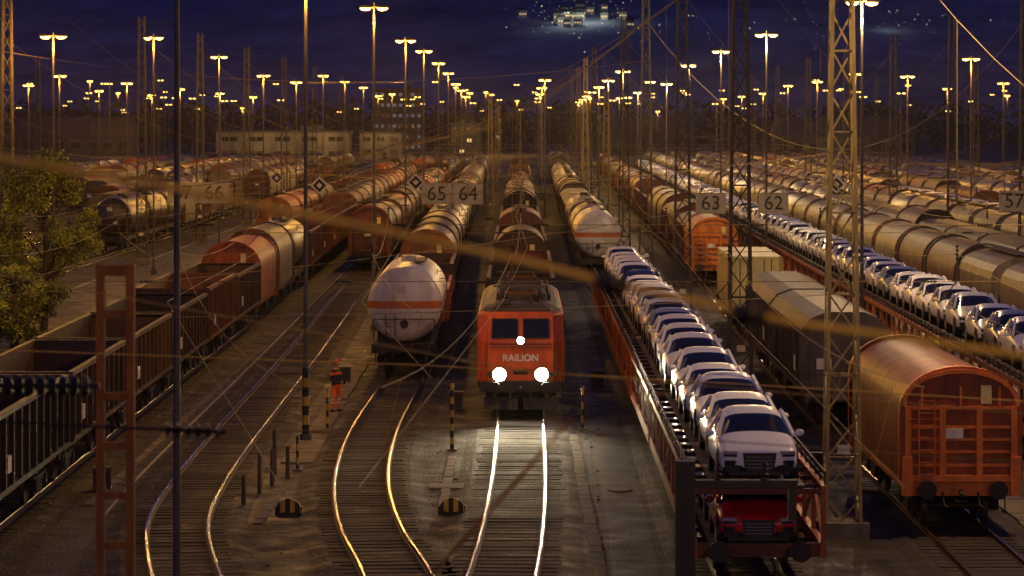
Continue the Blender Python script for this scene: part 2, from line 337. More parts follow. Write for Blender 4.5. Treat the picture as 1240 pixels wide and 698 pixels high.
def boxw(body,roof,L=14.5):
    mb=MB(); gear(mb,L,body); w=2.85
    P=[(-w/2,1.2),(-w/2,3.25),(-w/2+.3,3.6),(-.6,3.8),(.6,3.8),(w/2-.3,3.6),(w/2,3.25),(w/2,1.2)]
    mb.loft([[(x,y,z) for x,z in P] for y in(-L/2,L/2)],body,closed=False)
    for s in(-1,1): r=[(x,s*L/2,z) for x,z in P]; mb.add(r,[tuple(range(8))],body)
    P=[(x*1.02,z+.03) for x,z in P[1:-1]]
    for i in range(16):
        y=-L/2+.1+i*(L-.2)/15; mb.loft([[(x,yy,z) for x,z in P] for yy in(y-.05,y+.05)],roof,closed=False)
        for s in(-1,1): mb.box((s*(w/2+.03),y,2.25),(.07,.07,1.95),body)
    for s in(-1,1):
        for x in(-1.1,-.37,.37,1.1): mb.box((x,s*(L/2+.04),2.3),(.1,.09,2.1),body)
        for z in(1.8,2.5,3.2): mb.box((0,s*(L/2+.03),z),(w-.1,.05,.06),body)
        mb.box((s*(w/2+.08),0,1.3),(.06,L,.1),dark)
        mb.box((s*(w/2+.075),-L/2+2,2.0),(.02,.7,.5),labelw); mb.box((.7*s,s*(L/2+.09),2.1),(.5,.02,.35),labelw)
    return mb.mesh('box_wagon'),L+1.05
def hopper(body,L=13.0):
    mb=MB(); gear(mb,L,body); w=2.9
    P=archprof(w,2.3,3.3,4.25,10)+[(1.0,1.3),(-1.0,1.3)]
    mb.loft([[(x,y,z) for x,z in P] for y in(-L/2+1,-L/2+.6+.5,L/2-1.1,L/2-1)],body,caps=True,sm=False)
    for i in range(13):
        y=-L/2+1.1+i*(L-2.2)/12
        Q=archprof(w+.08,2.3,3.3,4.3,10); mb.loft([[(x,yy,z) for x,z in Q] for yy in(y-.05,y+.05)],body,closed=False)
    mb.box((0,0,4.36),(.7,L-2.4,.04),dark)
    for s in(-1,1):
        for x in(-1.3,1.3): mb.beam((x,s*(L/2-.15),1.2),(x,s*(L/2-.15),3.4),.09,body); mb.beam((x,s*(L/2-.15),1.3),(x*.9,s*(L/2-1.1),2.9),.08,body)
        mb.beam((-1.3,s*(L/2-.15),3.4),(1.3,s*(L/2-.15),3.4),.09,body); ladder(mb,.6,s*(L/2-.1),1.2,4.1)
    return mb.mesh('hopper_wagon'),L+1.05
def flatc(cm,L=13.6):
    mb=MB(); gear(mb,L,brown2); w=2.5
    for k in(-1,1):
        cy=k*3.2; 
        mb.box((0,cy,2.45),(w,6.05,2.4),cm)
        for i in range(18):
            y=cy-2.9+i*.34
            for s in(-1,1): mb.box((s*(w/2+.02),y,2.45),(.05,.14,2.15),cm)
        for s in(-1,1):
            for x in(-w/2+.06,w/2-.06):
                for e in(-1,1): mb.box((x,cy+e*3.03,2.45),(.16,.16,2.46),cm)
            for z in(1.3,3.6): mb.box((0,cy+s*3.03,z),(w-.3,.08,.14),cm)
            for x in(-.75,-.4,.4,.75): mb.cyl((x,cy+s*3.08,1.35),(x,cy+s*3.08,3.55),.025,steel,6)
            for x in(-.6,.6): mb.box((x,cy+s*3.04,2.3),(.9,.03,.04),cm)
    return mb.mesh('container_wagon'),L+1.05
def textm(txt,size,mat,name):
    cu=D.curves.new(name,'FONT'); cu.body=txt; cu.size=size; cu.align_x='CENTER'; cu.align_y='CENTER'; cu.extrude=.004; cu.materials.append(mat); return cu
T_tankw=tank(tankw); T_tankg=tank(tankg); T_tankb=tank(tankb)
T_gond=gondola(brown); T_gond2=gondola(brown2,top=3.1); T_gond3=gondola(orange,top=2.6)
T_hood=arch(hoodroof,hoodend,zt=3.95,zs=2.9,pan=hoodpan)
T_arch=arch(orange,orange,zt=4.1); T_arch2=arch(tarp,brown); T_arch3=arch(brown,brown2); T_archg=arch(grey,brown)
T_box=boxw(boxgrey,boxgrey); T_box2=boxw(brown,brown2); T_hop=hopper(grey); T_hop2=hopper(brown); T_cont=flatc(cream); T_cont2=flatc(brown)
def put(T,f,y):
    me,L=T; yc=y+L/2
    o=obj(me.name.split('.')[0],me,(f(yc),yc,.21),H(f,yc)); return y+L
def run(f,y,seq):
    for T in seq: y=put(T,f,y)
    return y
def fill(f,y,y1,pool,gapp=.04,kmax=4):
    while y<y1:
        T=random.choice(pool); k=random.randint(1,kmax)
        for _ in range(k):
            if y>y1: break
            y=put(T,f,y)
        if random.random()<gapp: y+=random.uniform(15,40)
ALL=[T_tankg,T_tankb,T_gond,T_gond2,T_arch,T_arch3,T_archg,T_box,T_box2,T_hop,T_hop2,T_cont2,T_arch2]
y=run(C,131.5,[T_gond3,T_gond2,T_gond,T_arch3,T_gond,T_gond,T_hop2]); fill(C,y,620,[T_gond,T_gond2,T_arch3,T_hop2])
y=run(L1,131.0,[T_tankw,T_gond3,T_gond2,T_archg,T_arch3,T_arch2,T_tankg]); fill(L1,y,620,[T_arch3,T_box,T_hop,T_tankg])
y=run(L3,76,[T_gond2,T_gond2,T_gond2,T_gond2,T_gond,T_gond2,T_arch,T_arch2,T_tankg]); fill(L3,y,640,[T_arch,T_hop2,T_gond,T_hop,T_arch3])
y=run(L2,226,[T_archg,T_arch,T_hop2,T_arch]); fill(L2,y,640,[T_arch,T_hop2,T_gond,T_tankg,T_arch3])
fill(LL[0],262,620,[T_arch3,T_gond,T_arch,T_hop,T_archg])
run(LL[1],255,[T_tankb,T_tankb,T_tankg])
for i,f in enumerate(LL[1:]): fill(f,[300,290,330,360,380,400,430,450][i],640,ALL,.35)
y=run(R1,214,[T_tankw,T_tankg,T_hop,T_tankb]); fill(R1,y,700,[T_tankg,T_tankb,T_hop,T_box,T_arch3])
y=run(R2,80.5,[T_hood]); y=run(R2,108,[T_box,T_box]); y=run(R2,y+17,[T_cont]); y=run(R2,y+34,[T_arch,T_box2,T_hop2,T_box2]); fill(R2,y,640,[T_box2,T_hop2,T_gond,T_box,T_archg])
fill(R[1],112,700,[T_archg,T_arch2,T_hop,T_tankg,T_tankb,T_arch3],.0,3)
fill(R[2],140,700,[T_tankb,T_hop,T_box,T_arch3,T_tankg],.0)
fill(R[3],170,700,[T_arch2,T_hop,T_tankb,T_arch3],.0)
fill(R[4],345,700,ALL,0)
for i in range(5,10): fill(R[i],210+25*(i-5),640,[T_hop,T_tankg,T_arch2,T_arch3,T_box,T_tankb,T_box2],.1)
# ---------------------------------------------------------------- cars
def car_mesh(paint):
    st=[(-2.1,.62,.34,.60,.52,.63),(-2.04,.76,.24,.66,.62,.71),(-1.75,.85,.22,.74,.70,.82),(-1.0,.89,.22,.88,.72,.97),
        (-.22,.89,.22,.92,.62,1.37),(.55,.89,.22,.94,.63,1.43),(1.25,.89,.22,.97,.60,1.38),(1.85,.86,.24,1.0,.64,1.06),(2.05,.80,.28,.92,.66,.94),(2.1,.70,.36,.6,.5,.62)]
    me=D.meshes.new('c'); vs=[];fs=[];mi=[]
    for y,w,zb,belt,wr,top in st:
        half=[(w*.85,zb),(w,zb+.12),(w*1.0,(zb+belt)/2+.06),(w*.965,belt),(wr,top-.05),(wr*.62,top),(0,top+.012)]
        sec=half+[(-x,z) for x,z in half[::-1][1:]]
        vs+=[(x,y,z) for x,z in sec]
    n=13
    for i in range(len(st)-1):
        for j in range(n-1):
            fs.append((i*n+j,i*n+j+1,(i+1)*n+j+1,(i+1)*n+j)); jj=j if j<6 else 11-j
            g=(jj==3 and i in(4,5)) or (jj in(4,5) and i in(3,6)) or (jj==3 and i in(3,6))
            mi.append(1 if g else (2 if (jj==0 or (jj==1 and i==0)) else 0))
        fs.append((i*n+n-1,i*n,(i+1)*n,(i+1)*n+n-1)); mi.append(2)
    fs.append(tuple(range(n))[::-1]); mi.append(0); fs.append(tuple((len(st)-1)*n+k for k in range(n))); mi.append(0)
    me.from_pydata(vs,[],fs); 
    for m in(paint,glassm,black): me.materials.append(m)
    me.polygons.foreach_set('material_index',mi)
    me=evalmesh(me,[('SUBSURF',{'levels':1})])
    mb=MB(); mb.addmesh(me)
    for s in(-1,1):
        for y in(-1.32,1.28):
            mb.cyl((s*.66,y,.31),(s*.885,y,.31),.31,tyre,20); mb.cyl((s*.80,y,.31),(s*.892,y,.31),.19,chrome,10)
            mb.cyl((s*.6,y,.33),(s*.872,y,.33),.37,black,20)
        mb.ball((s*.98,-.70,.96),(.11,.07,.075),paint,8)
        mb.beam((s*.90,.45,.93),(s*.655,.45,1.35),.07,paint)
        mb.beam((s*.82,-.98,.93),(s*.625,-.22,1.355),.075,paint)
        mb.box((s*.60,-2.0,.655),(.30,.16,.10),chrome,rz=s*.38); mb.box((s*.60,-2.02,.62),(.28,.16,.045),black,rz=s*.38)
        mb.box((s*.62,2.03,.80),(.3,.1,.12),paintr,rz=-s*.2)
        mb.box((s*.56,-2.06,.36),(.34,.07,.13),black,rz=s*.25)
    g=[(-.36,.67),(.36,.67),(.32,.36),(.22,.30),(-.22,.30),(-.32,.36)]
    mb.add([(x,-2.115,z) for x,z in g]+[(x,-1.95,z) for x,z in g],[(0,5,4,3,2,1)]+[(i,(i+1)%6,6+(i+1)%6,6+i) for i in range(6)],black)
    for z in(.38,.45,.52,.59): mb.beam((-.28,-2.12,z),(.28,-2.12,z),.01,chrome)
    mb.box((0,-1.98,.27),(1.3,.16,.10),black)
    for x in(-.33,.05): mb.beam((x,-1.04,.985),(x+.42,-.98,1.0),.02,black)
    return mb.mesh('parked_car')
CW=car_mesh(paintw);CS=car_mesh(paints);CR=car_mesh(paintr);CK=car_mesh(paintk)
def carrier(L=24.5):
    mb=MB(); w=2.9
    for s in(-1,1):
        mb.box((s*1.38,0,.82),(.14,L,.34),orange)
        mb.box((s*1.40,0,2.12),(.12,L,.16),orange)
        n=10
        for i in range(n+1):
            y=-L/2+.15+i*(L-.3)/n
            mb.box((s*1.40,y,1.51),(.10,.14,1.06),orange)
            if i<n and i%2==0: mb.beam((s*1.40,y+.1,1.0),(s*1.40,y+(L-.3)/n-.1,2.0),.06,orange)
            elif i<n: mb.beam((s*1.40,y+.1,2.0),(s*1.40,y+(L-.3)/n-.1,1.0),.06,orange)
        for i in range(21):
            y=-L/2+.1+i*(L-.2)/20; mb.beam((s*1.43,y,2.2),(s*1.43,y,2.5),.035,brown2)
        mb.beam((s*1.43,-L/2,2.5),(s*1.43,L/2,2.5),.04,brown2); mb.beam((s*1.43,-L/2,2.36),(s*1.43,L/2,2.36),.025,brown2)
        mb.box((s*.72,0,2.19),(.55,L,.04),latdk); mb.box((s*.72,0,.80),(.55,L,.04),latdk)
        mb.box((0,s*(L/2-.1),.82),(2.6,.16,.3),brown); mb.box((0,s*(L/2-.1),2.08),(2.7,.14,.12),brown)
        for x in(-.87,.87):
            mb.cyl((x,s*L/2,.85),(x,s*(L/2+.42),.85),.09,dark,10); mb.cyl((x,s*(L/2+.42),.85),(x,s*(L/2+.5),.85),.23,dark,16)
    for i in range(14):
        y=-L/2+.9+i*(L-1.8)/13; mb.box((0,y,2.1),(2.7,.08,.1),brown2); mb.box((0,y,.72),(2.6,.08,.1),brown2)
    for y in(-L/2+3,-.9,.9,L/2-3):
        mb.cyl((-.72,y,.4),(.72,y,.4),.07,wheelm,8)
        for x in(-.77,.77): mb.cyl((x-.06,y,.4),(x+.06,y,.4),.38,wheelm,18)
        for s in(-1,1): mb.box((s*1.1,y,.45),(.2,.7,.3),dark)
    return mb.mesh('car_transporter_wagon'),L+1.0
TC=carrier()
def carpick():
    r=random.random(); return CW if r<.92 else (CS if r<.98 else CK)
def carline(f,y0,n,low):
    y=y0
    for k in range(n):
        put(TC,f,y); L=TC[1]
        for i in range(5):
            yc=y+2.5+i*4.87+random.uniform(-.1,.1)
            m=CW if (k==0 and i<3) else carpick()
            obj('parked_car',m,(f(yc)+random.uniform(-.04,.04),yc,.21+2.21),H(f,yc)+random.uniform(-.012,.012),scale=(1,1,random.uniform(.98,1.1)))
            if k<low:
                obj('parked_car',CR if (k==0 and i==0) else carpick(),(f(yc),yc,.21+.82),H(f,yc))
        y+=L
    return y
carline(R1,70.5,4,4)
carline(R[0],94,19,2)
carline(R[4],208,5,0)
# ---------------------------------------------------------------- locomotive
def loco():
    Lh=8.3; emp=D.objects.new('electric_locomotive',None); COL.objects.link(emp)
    mb=MB()
    def plan(z,sb,ins):
        a=1.5-ins; b=1.12-ins*.6; yl=Lh-sb
        return [(-a,-yl+.55,z),(-b,-yl,z),(b,-yl,z),(a,-yl+.55,z),(a,yl-.55,z),(b,yl,z),(-b,yl,z),(-a,yl-.55,z)]
    mb.loft([plan(1.12,.02,.02),plan(1.2,0,0),plan(2.55,.0,0),plan(3.42,.22,.03),plan(3.55,.27,.10)],red)
    mb.loft([plan(3.553,.27,.10),plan(3.68,.45,.25),plan(3.80,.9,.6)],roofg,caps=True)
    mb.add(plan(1.12,.02,.02),[tuple(range(8))[::-1]],locodark)
    obj('body',mb.mesh('body'),parent=emp)
    mb=MB()
    for s in(-1,1):
        def P(x,z,o=.02): 
            t=max(0,(z-2.55)/(3.42-2.55)); return (x,s*(Lh-.22*t+o),z)
        for c in(-1,1):
            x0,x1=.10*c,.98*c
            mb.add([P(x0,2.68),P(x1,2.68),P(x1*.97,3.30),P(x0,3.30)],[(0,1,2,3)],glassm)
            fr=[P(x0,2.68,.03),P(x1,2.68,.03),P(x1*.97,3.30,.03),P(x0,3.30,.03)]
            for i in range(4): mb.beam(fr[i],fr[(i+1)%4],.05,black)
            mb.beam(P(x0+.1*c,2.7,.06),P(x0+.6*c,3.1,.06),.025,black)
            mb.cyl((.72*c,s*(Lh-.02),1.42),(.72*c,s*(Lh+.06),1.42),.27,black,20)
            mb.cyl((.72*c,s*(Lh+.06),1.42),(.72*c,s*(Lh+.075),1.42),.225,lensw if s<0 else black,24)  # lens disc enlarged to stand in for headlight glare
            mb.cyl((1.04*c,s*(Lh-.02),1.42),(1.04*c,s*(Lh+.05),1.42),.08,black,14)
            mb.beam((1.2*c,s*(Lh+.03),1.3),(1.2*c,s*(Lh+.03),2.5),.03,steel)
            mb.cyl((.875*c,s*Lh,1.02),(.875*c,s*(Lh+.5),1.02),.12,locodark,12); mb.cyl((.875*c,s*(Lh+.5),1.0),(.875*c,s*(Lh+.58),1.0),.2,locodark,20)
            mb.box((1.22*c,s*(Lh-.35),.62),(.3,.3,.04),steel); mb.beam((1.36*c,s*(Lh-.35),.6),(1.36*c,s*(Lh-.35),1.15),.03,steel)
            mb.beam((.35*c,s*(Lh+.05),1.0),(.35*c,s*(Lh+.12),.55),.05,black)
            mb.add([(.1*c,s*(Lh-.05),.62),(1.25*c,s*(Lh-.25),.62),(1.25*c,s*(Lh-.15),.22),(.1*c,s*(Lh+.1),.22)],[(0,1,2,3)],locodark)
        mb.cyl((0,s*(Lh-.06),2.58),(0,s*(Lh+.05),2.58),.16,black,18); mb.cyl((0,s*(Lh+.05),2.58),(0,s*(Lh+.062),2.58),.12,lensw if s<0 else black,18)
        mb.box((0,s*(Lh-.06),1.0),(2.7,.3,.36),locodark); mb.beam((0,s*Lh,1.0),(0,s*(Lh+.45),.92),.1,black)
        mb.beam((-1.0,s*(Lh+.04),2.36),(1.0,s*(Lh+.04),2.36),.03,steel)
        mb.box((0,s*(Lh+.012),2.46),(2.1,.02,.03),locodark)
        mb.box((0,s*(Lh+.012),1.18),(2.15,.02,.06),locodark)
        mb.box((.0,s*(Lh+.01),1.5),(.5,.02,.16),black)
    obj('cab_fittings',mb.mesh('cab_fittings'),parent=emp)
    mb=MB()
    for s in(-1,1):
        X=s*1.505
        for i in range(7):
            y=-4.5+i*1.5; mb.box((X,y,2.95),(.03,1.2,.7),locodark)
            for k in range(7): mb.box((X+s*.02,y,2.67+k*.095),(.03,1.15,.03),roofg)
        for e in(-1,1):
            mb.box((X,e*6.9,2.9),(.03,.7,.6),glassm); mb.box((X,e*5.9,2.2),(.03,.65,1.9),red); 
            for d in(-.36,.36): mb.beam((X+s*.04,e*5.9+d,1.3),(X+s*.04,e*5.9+d,2.6),.03,steel)
        for k in range(24): mb.box((X,-5.2+k*.452,1.85),(.035,.05,1.15),red)
        mb.box((s*1.35,0,1.0),(.2,14.5,.25),locodark)
    for e in(-1,1):
        for k in(-1.6,0,1.6):
            y=e*4.6+k
            mb.cyl((-.72,y,.62),(.72,y,.62),.09,wheelm,8)
            for x in(-.78,.78): mb.cyl((x-.06,y,.62),(x+.06,y,.62),.62,wheelm,24)
            for s in(-1,1): mb.box((s*1.1,y,.62),(.25,.4,.4),locodark)
        for s in(-1,1): mb.box((s*1.1,e*4.6,.8),(.14,4.4,.28),locodark)
    mb.box((0,0,.75),(2.2,2.6,.7),locodark)
    obj('running_gear_and_sides',mb.mesh('running_gear_and_sides'),parent=emp)
    mb=MB()
    for i in range(5):
        mb.box((0,-4+i*2.0,3.90),(1.7,1.5,.24),roofg)
        for k in range(5): mb.box((0,-4.55+i*2.0+k*.28,4.03),(1.5,.08,.05),locodark)
    for e in(-1,1):
        y=e*5.9
        for x in(-.55,.55):
            for dy in(-.7,.7): mb.cyl((x,y+dy,3.75),(x,y+dy,4.05),.09,ceram,10)
            mb.beam((x,y-.9,4.08),(x,y+.9,4.08),.06,rustm)
            mb.beam((x,y-.8,4.1),(x*.8,y+.9,4.26),.04,steel)
        for dy in(-.8,0,.8): mb.beam((-.6,y+dy,4.1),(.6,y+dy,4.1),.05,rustm)
        mb.beam((-.95,y+e*-.6,4.3),(.95,y+e*-.6,4.3),.05,steel); mb.beam((-.95,y+e*-.3,4.3),(.95,y+e*-.3,4.3),.05,steel)
        mb.cyl((.35,e*7.4,3.76),(.35,e*7.4,3.98),.06,roofg,8)
        mb.box((-.5,e*7.35,3.86),(.3,.45,.14),roofg)
    for y in range(-5,6): mb.cyl((1.0,y,3.65),(1.0,y,3.98),.05,ceram,8)
    mb.beam((1.0,-5,4.0),(1.0,5,4.0),.03,wirem)
    obj('roof_equipment',mb.mesh('roof_equipment'),parent=emp)
    t=textm('RAILION',.32,cleanw,'lettering'); t.offset=.008; o=obj('lettering',t,(0,-Lh-.02,1.98),parent=emp); o.rotation_euler=(math.pi/2,0,0)
    for i,(x,z,p) in enumerate([(-.72,1.42,1700),(.72,1.42,1700),(0,2.58,500)]):
        l=D.lights.new('headlight','SPOT'); l.energy=p; l.color=(1,.82,.5); l.spot_size=math.radians(56); l.spot_blend=1; l.shadow_soft_size=.15
        o=obj('headlight_beam',l,(x,-Lh-.12,z),parent=emp); o.rotation_euler=(math.radians(87),0,math.radians(180))
    return emp
lo=loco(); lo.location=(C(120.8),121.2,.21); lo.rotation_euler=(0,0,H(C,121))
# ---------------------------------------------------------------- lamp masts
def mast_mesh(h=15,stripe=False):
    mb=MB(); mb.cyl((0,0,0),(0,0,.25),.19,steel,12); mb.cyl((0,0,.2),(0,0,h),.085,steel,10,.045)
    mb.beam((-.55,0,h),(.55,0,h),.06,steel)
    for s in(-1,1):
        mb.loft([[(s*.42+x*q,y*q,z) for x,y in((-.30,-.16),(.30,-.16),(.30,.16),(-.30,.16))] for q,z in((1,h-.03),(.95,h+.06),(.5,h+.12))],steel,caps=True); mb.ball((s*.42,0,h-.05),(.28,.15,.12),lens,10)
    mb.cyl((0,0,h),(0,0,h+.2),.03,steel,6)
    if stripe:
        for k in range(7): mb.cyl((0,0,.25+k*.3),(0,0,.55+k*.3),.115,yel if k%2 else blk,12)
    return mb.mesh('lamp_mast')
MM=mast_mesh(); MS=mast_mesh(14.6,True)
LP=4300
def lamp(x,y,light=True,me=None,scale=1,pw=1.0,white=0):
    o=obj('lamp_mast',me or MM,(x,y,0),random.uniform(-.35,.35),scale=(1,1,scale))
    if light:
        l=D.lights.new('sodium_light','POINT'); l.energy=LP*pw*random.uniform(.65,1.3); l.color=(1,.47+.15*white+random.uniform(-.04,.05),.055+.23*white); l.shadow_soft_size=.3
        obj('lamp_light',l,(0,0,14.4),parent=o)
    return o
rowL=lambda Y:(L1(Y)+L2(Y))/2+.05
rowA=lambda Y:(R2(Y)+R[0](Y))/2
rowB=lambda Y:(R[3](Y)+R[4](Y))/2
rowC=lambda Y:(R[7](Y)+R[8](Y))/2
rowM=lambda Y:(R1(Y)+R2(Y))/2+.2
lamp(-6.62,106,me=MS,pw=.75); lamp(-7.1,70,scale=1.1,pw=.12)
for Y in(163,223,276,339,400,462,525,590,660,730): lamp(rowL(Y),Y,Y<700,scale=random.uniform(.98,1.1))
for Y in(-20,30): lamp(-11.5,Y,pw=.22); lamp(13,Y+6,white=.7,pw=.8)  # unseen masts near and behind the camera, added to light the wagon fronts
lamp(13.6,80,white=1,pw=1.15); lamp(6.5,8,pw=.4); lamp(-23.5,141,pw=1.6)  # unseen masts added to light the near yard, the cable and the tree
for Y in(134,197,252,312,372,435,500,565,640,720): lamp(rowA(Y),Y,Y<700,scale=random.uniform(.97,1.05),white=1,pw=1.15)
for Y in(175,224,274,323,372,425,480,540,600,670,740): lamp(-24.3,Y,Y<700,scale=random.uniform(.98,1.1))
for Y in(257,305,360,415,470,530,595,665): lamp(rowB(Y),Y,Y<700,scale=random.uniform(.97,1.05))
for Y in(330,390,450,515,585,660): lamp(rowC(Y),Y,Y<500)
for Y in(270,330,390,455,520,590,665): lamp(-43.9-.004*Y,Y,Y<600)
for Y in(410,480,550,620,690): lamp(-60,Y,Y<600)
for Y in(300,365,430,500,575,650,730): lamp(rowM(Y),Y,True,white=.5)
for Y in(360,440,530,620,720): lamp((C(Y)+R1(Y))/2,Y,Y<600)
for i in range(80):
    Y=random.uniform(680,1150); lamp(random.uniform(-.15,.15)*Y,Y,i%9==0,pw=2.5,scale=random.uniform(.9,1.4))
# ---------------------------------------------------------------- lattice towers, headspans and wires
def lattice(h=18,b=.85,t=.36,m=lattm,leg=.085):
    mb=MB(); n=int(h/.95)
    def hw(z): return (b+(t-b)*z/h)/2
    cs=[(-1,-1),(1,-1),(1,1),(-1,1)]
    for c in cs: mb.beam((c[0]*hw(0),c[1]*hw(0),0),(c[0]*hw(h),c[1]*hw(h),h),leg,m)
    for i in range(n):
        z0,z1=h*i/n,h*(i+1)/n
        for k in range(4):
            a,c=cs[k],cs[(k+1)%4]
            if i%2: a,c=c,a
            mb.beam((a[0]*hw(z0),a[1]*hw(z0),z0),(c[0]*hw(z1),c[1]*hw(z1),z1),.045,m)
            if i%2==0: mb.beam((a[0]*hw(z0),a[1]*hw(z0),z0),(c[0]*hw(z0),c[1]*hw(z0),z0),.04,m)
    mb.box((0,0,.2),(b+.4,b+.4,.4),conc)
    mb.box((0,-b/2-.02,2.2),(.3,.02,.22),labelw)
    return mb.mesh('lattice_mast')
LM=lattice(m=lattm); LMD=lattice(m=latdk); LM2=lattice(18,.75,.4,m=latdk)
TY=[81.6,118,158,201,240,285,335,390,450,520]
for i,Y in enumerate(TY): obj('catenary_lattice_mast',LM if i in(0,5,7) else LMD,(8.15 if Y<300 else 8.15+(Y-300)*.006,Y,0),scale=(1,1,.72) if i==5 else None)
for Y in TY[3:]: obj('catenary_lattice_mast',LM2,(-26.9,Y+(-25 if Y==201 else 0),0))
for Y in TY[1:]: obj('catenary_lattice_mast',LM2,(27.2+.02*Y,Y,0))
for Y in TY[5::2]: obj('catenary_lattice_mast',LM2,(47+.02*Y,Y,0)); obj('catenary_lattice_mast',LM2,(-56,Y,0))
for Y in(350,500,600): obj('catenary_lattice_mast',LM,(-2.3,Y,0),scale=(.8,.8,.75))
def insul(mb,p,q,n=5,r=.06):
    p=Vector(p);q=Vector(q)
    mb.cyl(p,q,r*.3,ceram,6)
    for i in range(n):
        a=p.lerp(q,(i+.15)/n); b=p.lerp(q,(i+.5)/n); mb.cyl(a,b,r,ceram,10,r*.45)
def catw(p,q,sag,n=12):
    p=Vector(p);q=Vector(q); out=[]
    for i in range(n+1):
        t=i/n; v=p.lerp(q,t); v.z-=4*sag*t*(1-t); out.append(v)
    return out
tr_all=[L3,L2,L1,C,R1,R2]+R[:3]
for Y in TY[:8]:
    mb=MB(); w=.009 if Y<200 else .014
    xs=[-26.9,8.15 if Y<300 else 8.15+(Y-300)*.006,27.2+.02*Y]
    for a,b in zip(xs[:-1],xs[1:]):
        top=16.5; sg=(top-8.6)
        mb.wire(catw((a,Y,top),(b,Y,top),sg,22),w,wirem,4)
        for z in(7.7,6.3): mb.wire([(a,Y,z),(b,Y,z)],w,wirem,4)
        for f in tr_all:
            x=f(Y)
            if a<x<b:
                t=(x-a)/(b-a); zz=top-4*sg*t*(1-t)
                mb.beam((x,Y,zz),(x,Y,6.3),.011,wirem); insul(mb,(x+.5,Y,7.7),(x+.9,Y,7.7)); insul(mb,(x-.9,Y,6.3),(x-.5,Y,6.3)); insul(mb,(x,Y,7.2),(x,Y,6.8),4)
                mb.beam((x,Y,6.3),(x-.4,Y,5.85),.025,latdk)
    obj('headspan_wires',mb.mesh('headspan_wires'))
for k,f in enumerate(tr_all+R[3:6]+LL[:1]):
    mb=MB(); ys=TY if k>5 else [40]+TY
    for a,b in zip(ys[:-1],ys[1:]):
        if k>5 and a<100: continue
        if f is L1 and a<57: a=57
        w=.008 if a<200 else .012
        ia,ib=TY.index(a)%2 if a in TY else 0,TY.index(b)%2
        pa=(f(a),a,7.0); pb=(f(b),b,7.0); mc=catw(pa,pb,.55,12); mb.wire(mc,w,wirem,4)
        ca=Vector((f(a)+(.25 if ia else -.25),a,5.8)); cb=Vector((f(b)+(.25 if ib else -.25),b,5.8))
        mb.wire([ca,cb],w,wirem,4)
        for i in range(1,12,2):
            m_=mc[i]; q=ca.lerp(cb,i/12); mb.wire([m_,q],.005,wirem,3)
    obj('overhead_contact_line',mb.mesh('overhead_contact_line'))
mb=MB()
for p,q,sg in [((-14,60,8.2),(8.1,81.6,9.5),.3),((-12,66,6.6),(8.1,118,7.4),.3),((-26,158,9.2),(8,118,8.4),.5),((-6.6,106,11.5),(8.1,158,13.5),.3),((-26.9,176,14),(-6.6,223,13),.6),((8,81.6,8),(14,134,9.5),.2),((8,201,14),(-26,240,14),1.0),
               ((-7.1,70,6.1),(8.15,81.6,6.0),.1),((-7.1,70,7.1),(-14,118,6.3),.1),((-6.6,106,8.6),(8.15,118,8.0),.2),((14.2,134,8),(30,118,8.5),.2)]:
    mb.wire(catw(p,q,sg,14),.009,wirem,4)
obj('feeder_wires',mb.mesh('feeder_wires'))
# cables strung just beyond the bridge
mb=MB()
near=[(-2.6,12,10.26),(-1.9,12,10.08),(-1.3,12,9.98),(-.57,12.0,9.83),(.0,12,9.71),(.36,12,9.62),(1.0,12,9.48),(1.9,12,9.35),(2.8,12,9.25)]
mb.wire(near,.014,cablem,10)
for x,z in((.36,9.62),(.86,9.51)):
    mb.ball((x,12,z),(.04,.035,.04),black,12); mb.cyl((x-.06,12,z+.01),(x+.06,12,z-.01),.026,black,12)
mb.wire([(-.75,18,7.4),(-.2,18,8.0),(.33,18,8.6)],.010,rustm,8)
mb.wire([(-4.4,28,8.93),(0,28,8.12),(4.6,28,7.72)],.006,cablem,6)
mb.wire([(-6,38,7.6),(-1,38,7.42),(6,38,7.0)],.007,cablem,6)
obj('bridge_stay_cable',mb.mesh('bridge_stay_cable'))
mb=MB()
mb.beam((-4.9,30,7.82),(-3.75,30,7.82),.05,black)
for k in range(9): mb.cyl((-4.7+k*.1,30,7.82),(-4.64+k*.1,30,7.82),.11,black,14,.07)
mb.cyl((-5.1,30,0),(-5.1,30,8.1),.09,rustm,10); mb.beam((-5.1,30,7.82),(-4.8,30,7.82),.06,rustm)
obj('insulated_bracket_post',mb.mesh('insulated_bracket_post'))
mb=MB()
insul(mb,(-3.15,30,7.42),(-2.6,30,7.40),6,.08); mb.wire([(-4.8,30,7.5),(-3.15,30,7.42)],.012,black); mb.wire([(-2.6,30,7.4),(0,30,7.45),(5,30,7.1)],.006,wirem)
obj('insulator_string',mb.mesh('insulator_string'))
mb=MB()
for x in(-.18,.18): mb.box((x,0,4.25),(.10,.14,8.5),rustm)
for z in [8.42,7.9,6.9,6.3,5.7,5.1,4.5,3.9,3.3,2.7,2,1.2]: mb.box((0,.005,z),(.27,.12,.09 if z<8.4 else .13),rustm)
mb.box((0,0,.15),(.8,.8,.3),conc)
obj('steel_ladder_post',mb.mesh('steel_ladder_post'),(-4.8,40,0))
mb=MB()
mb.box((0,0,2.55),(.30,.2,5.1),black); mb.box((.85,0,4.75),(1.7,.14,.12),black); mb.box((1.62,0,4.5),(.12,.12,.6),black); insul(mb,(.5,0,4.8),(.5,0,5.1),4,.07); insul(mb,(1.2,0,4.8),(1.2,0,5.1),4,.07); mb.box((0,0,.15),(.7,.7,.3),conc)
obj('switchgear_post',mb.mesh('switchgear_post'),(2.62,50,0))
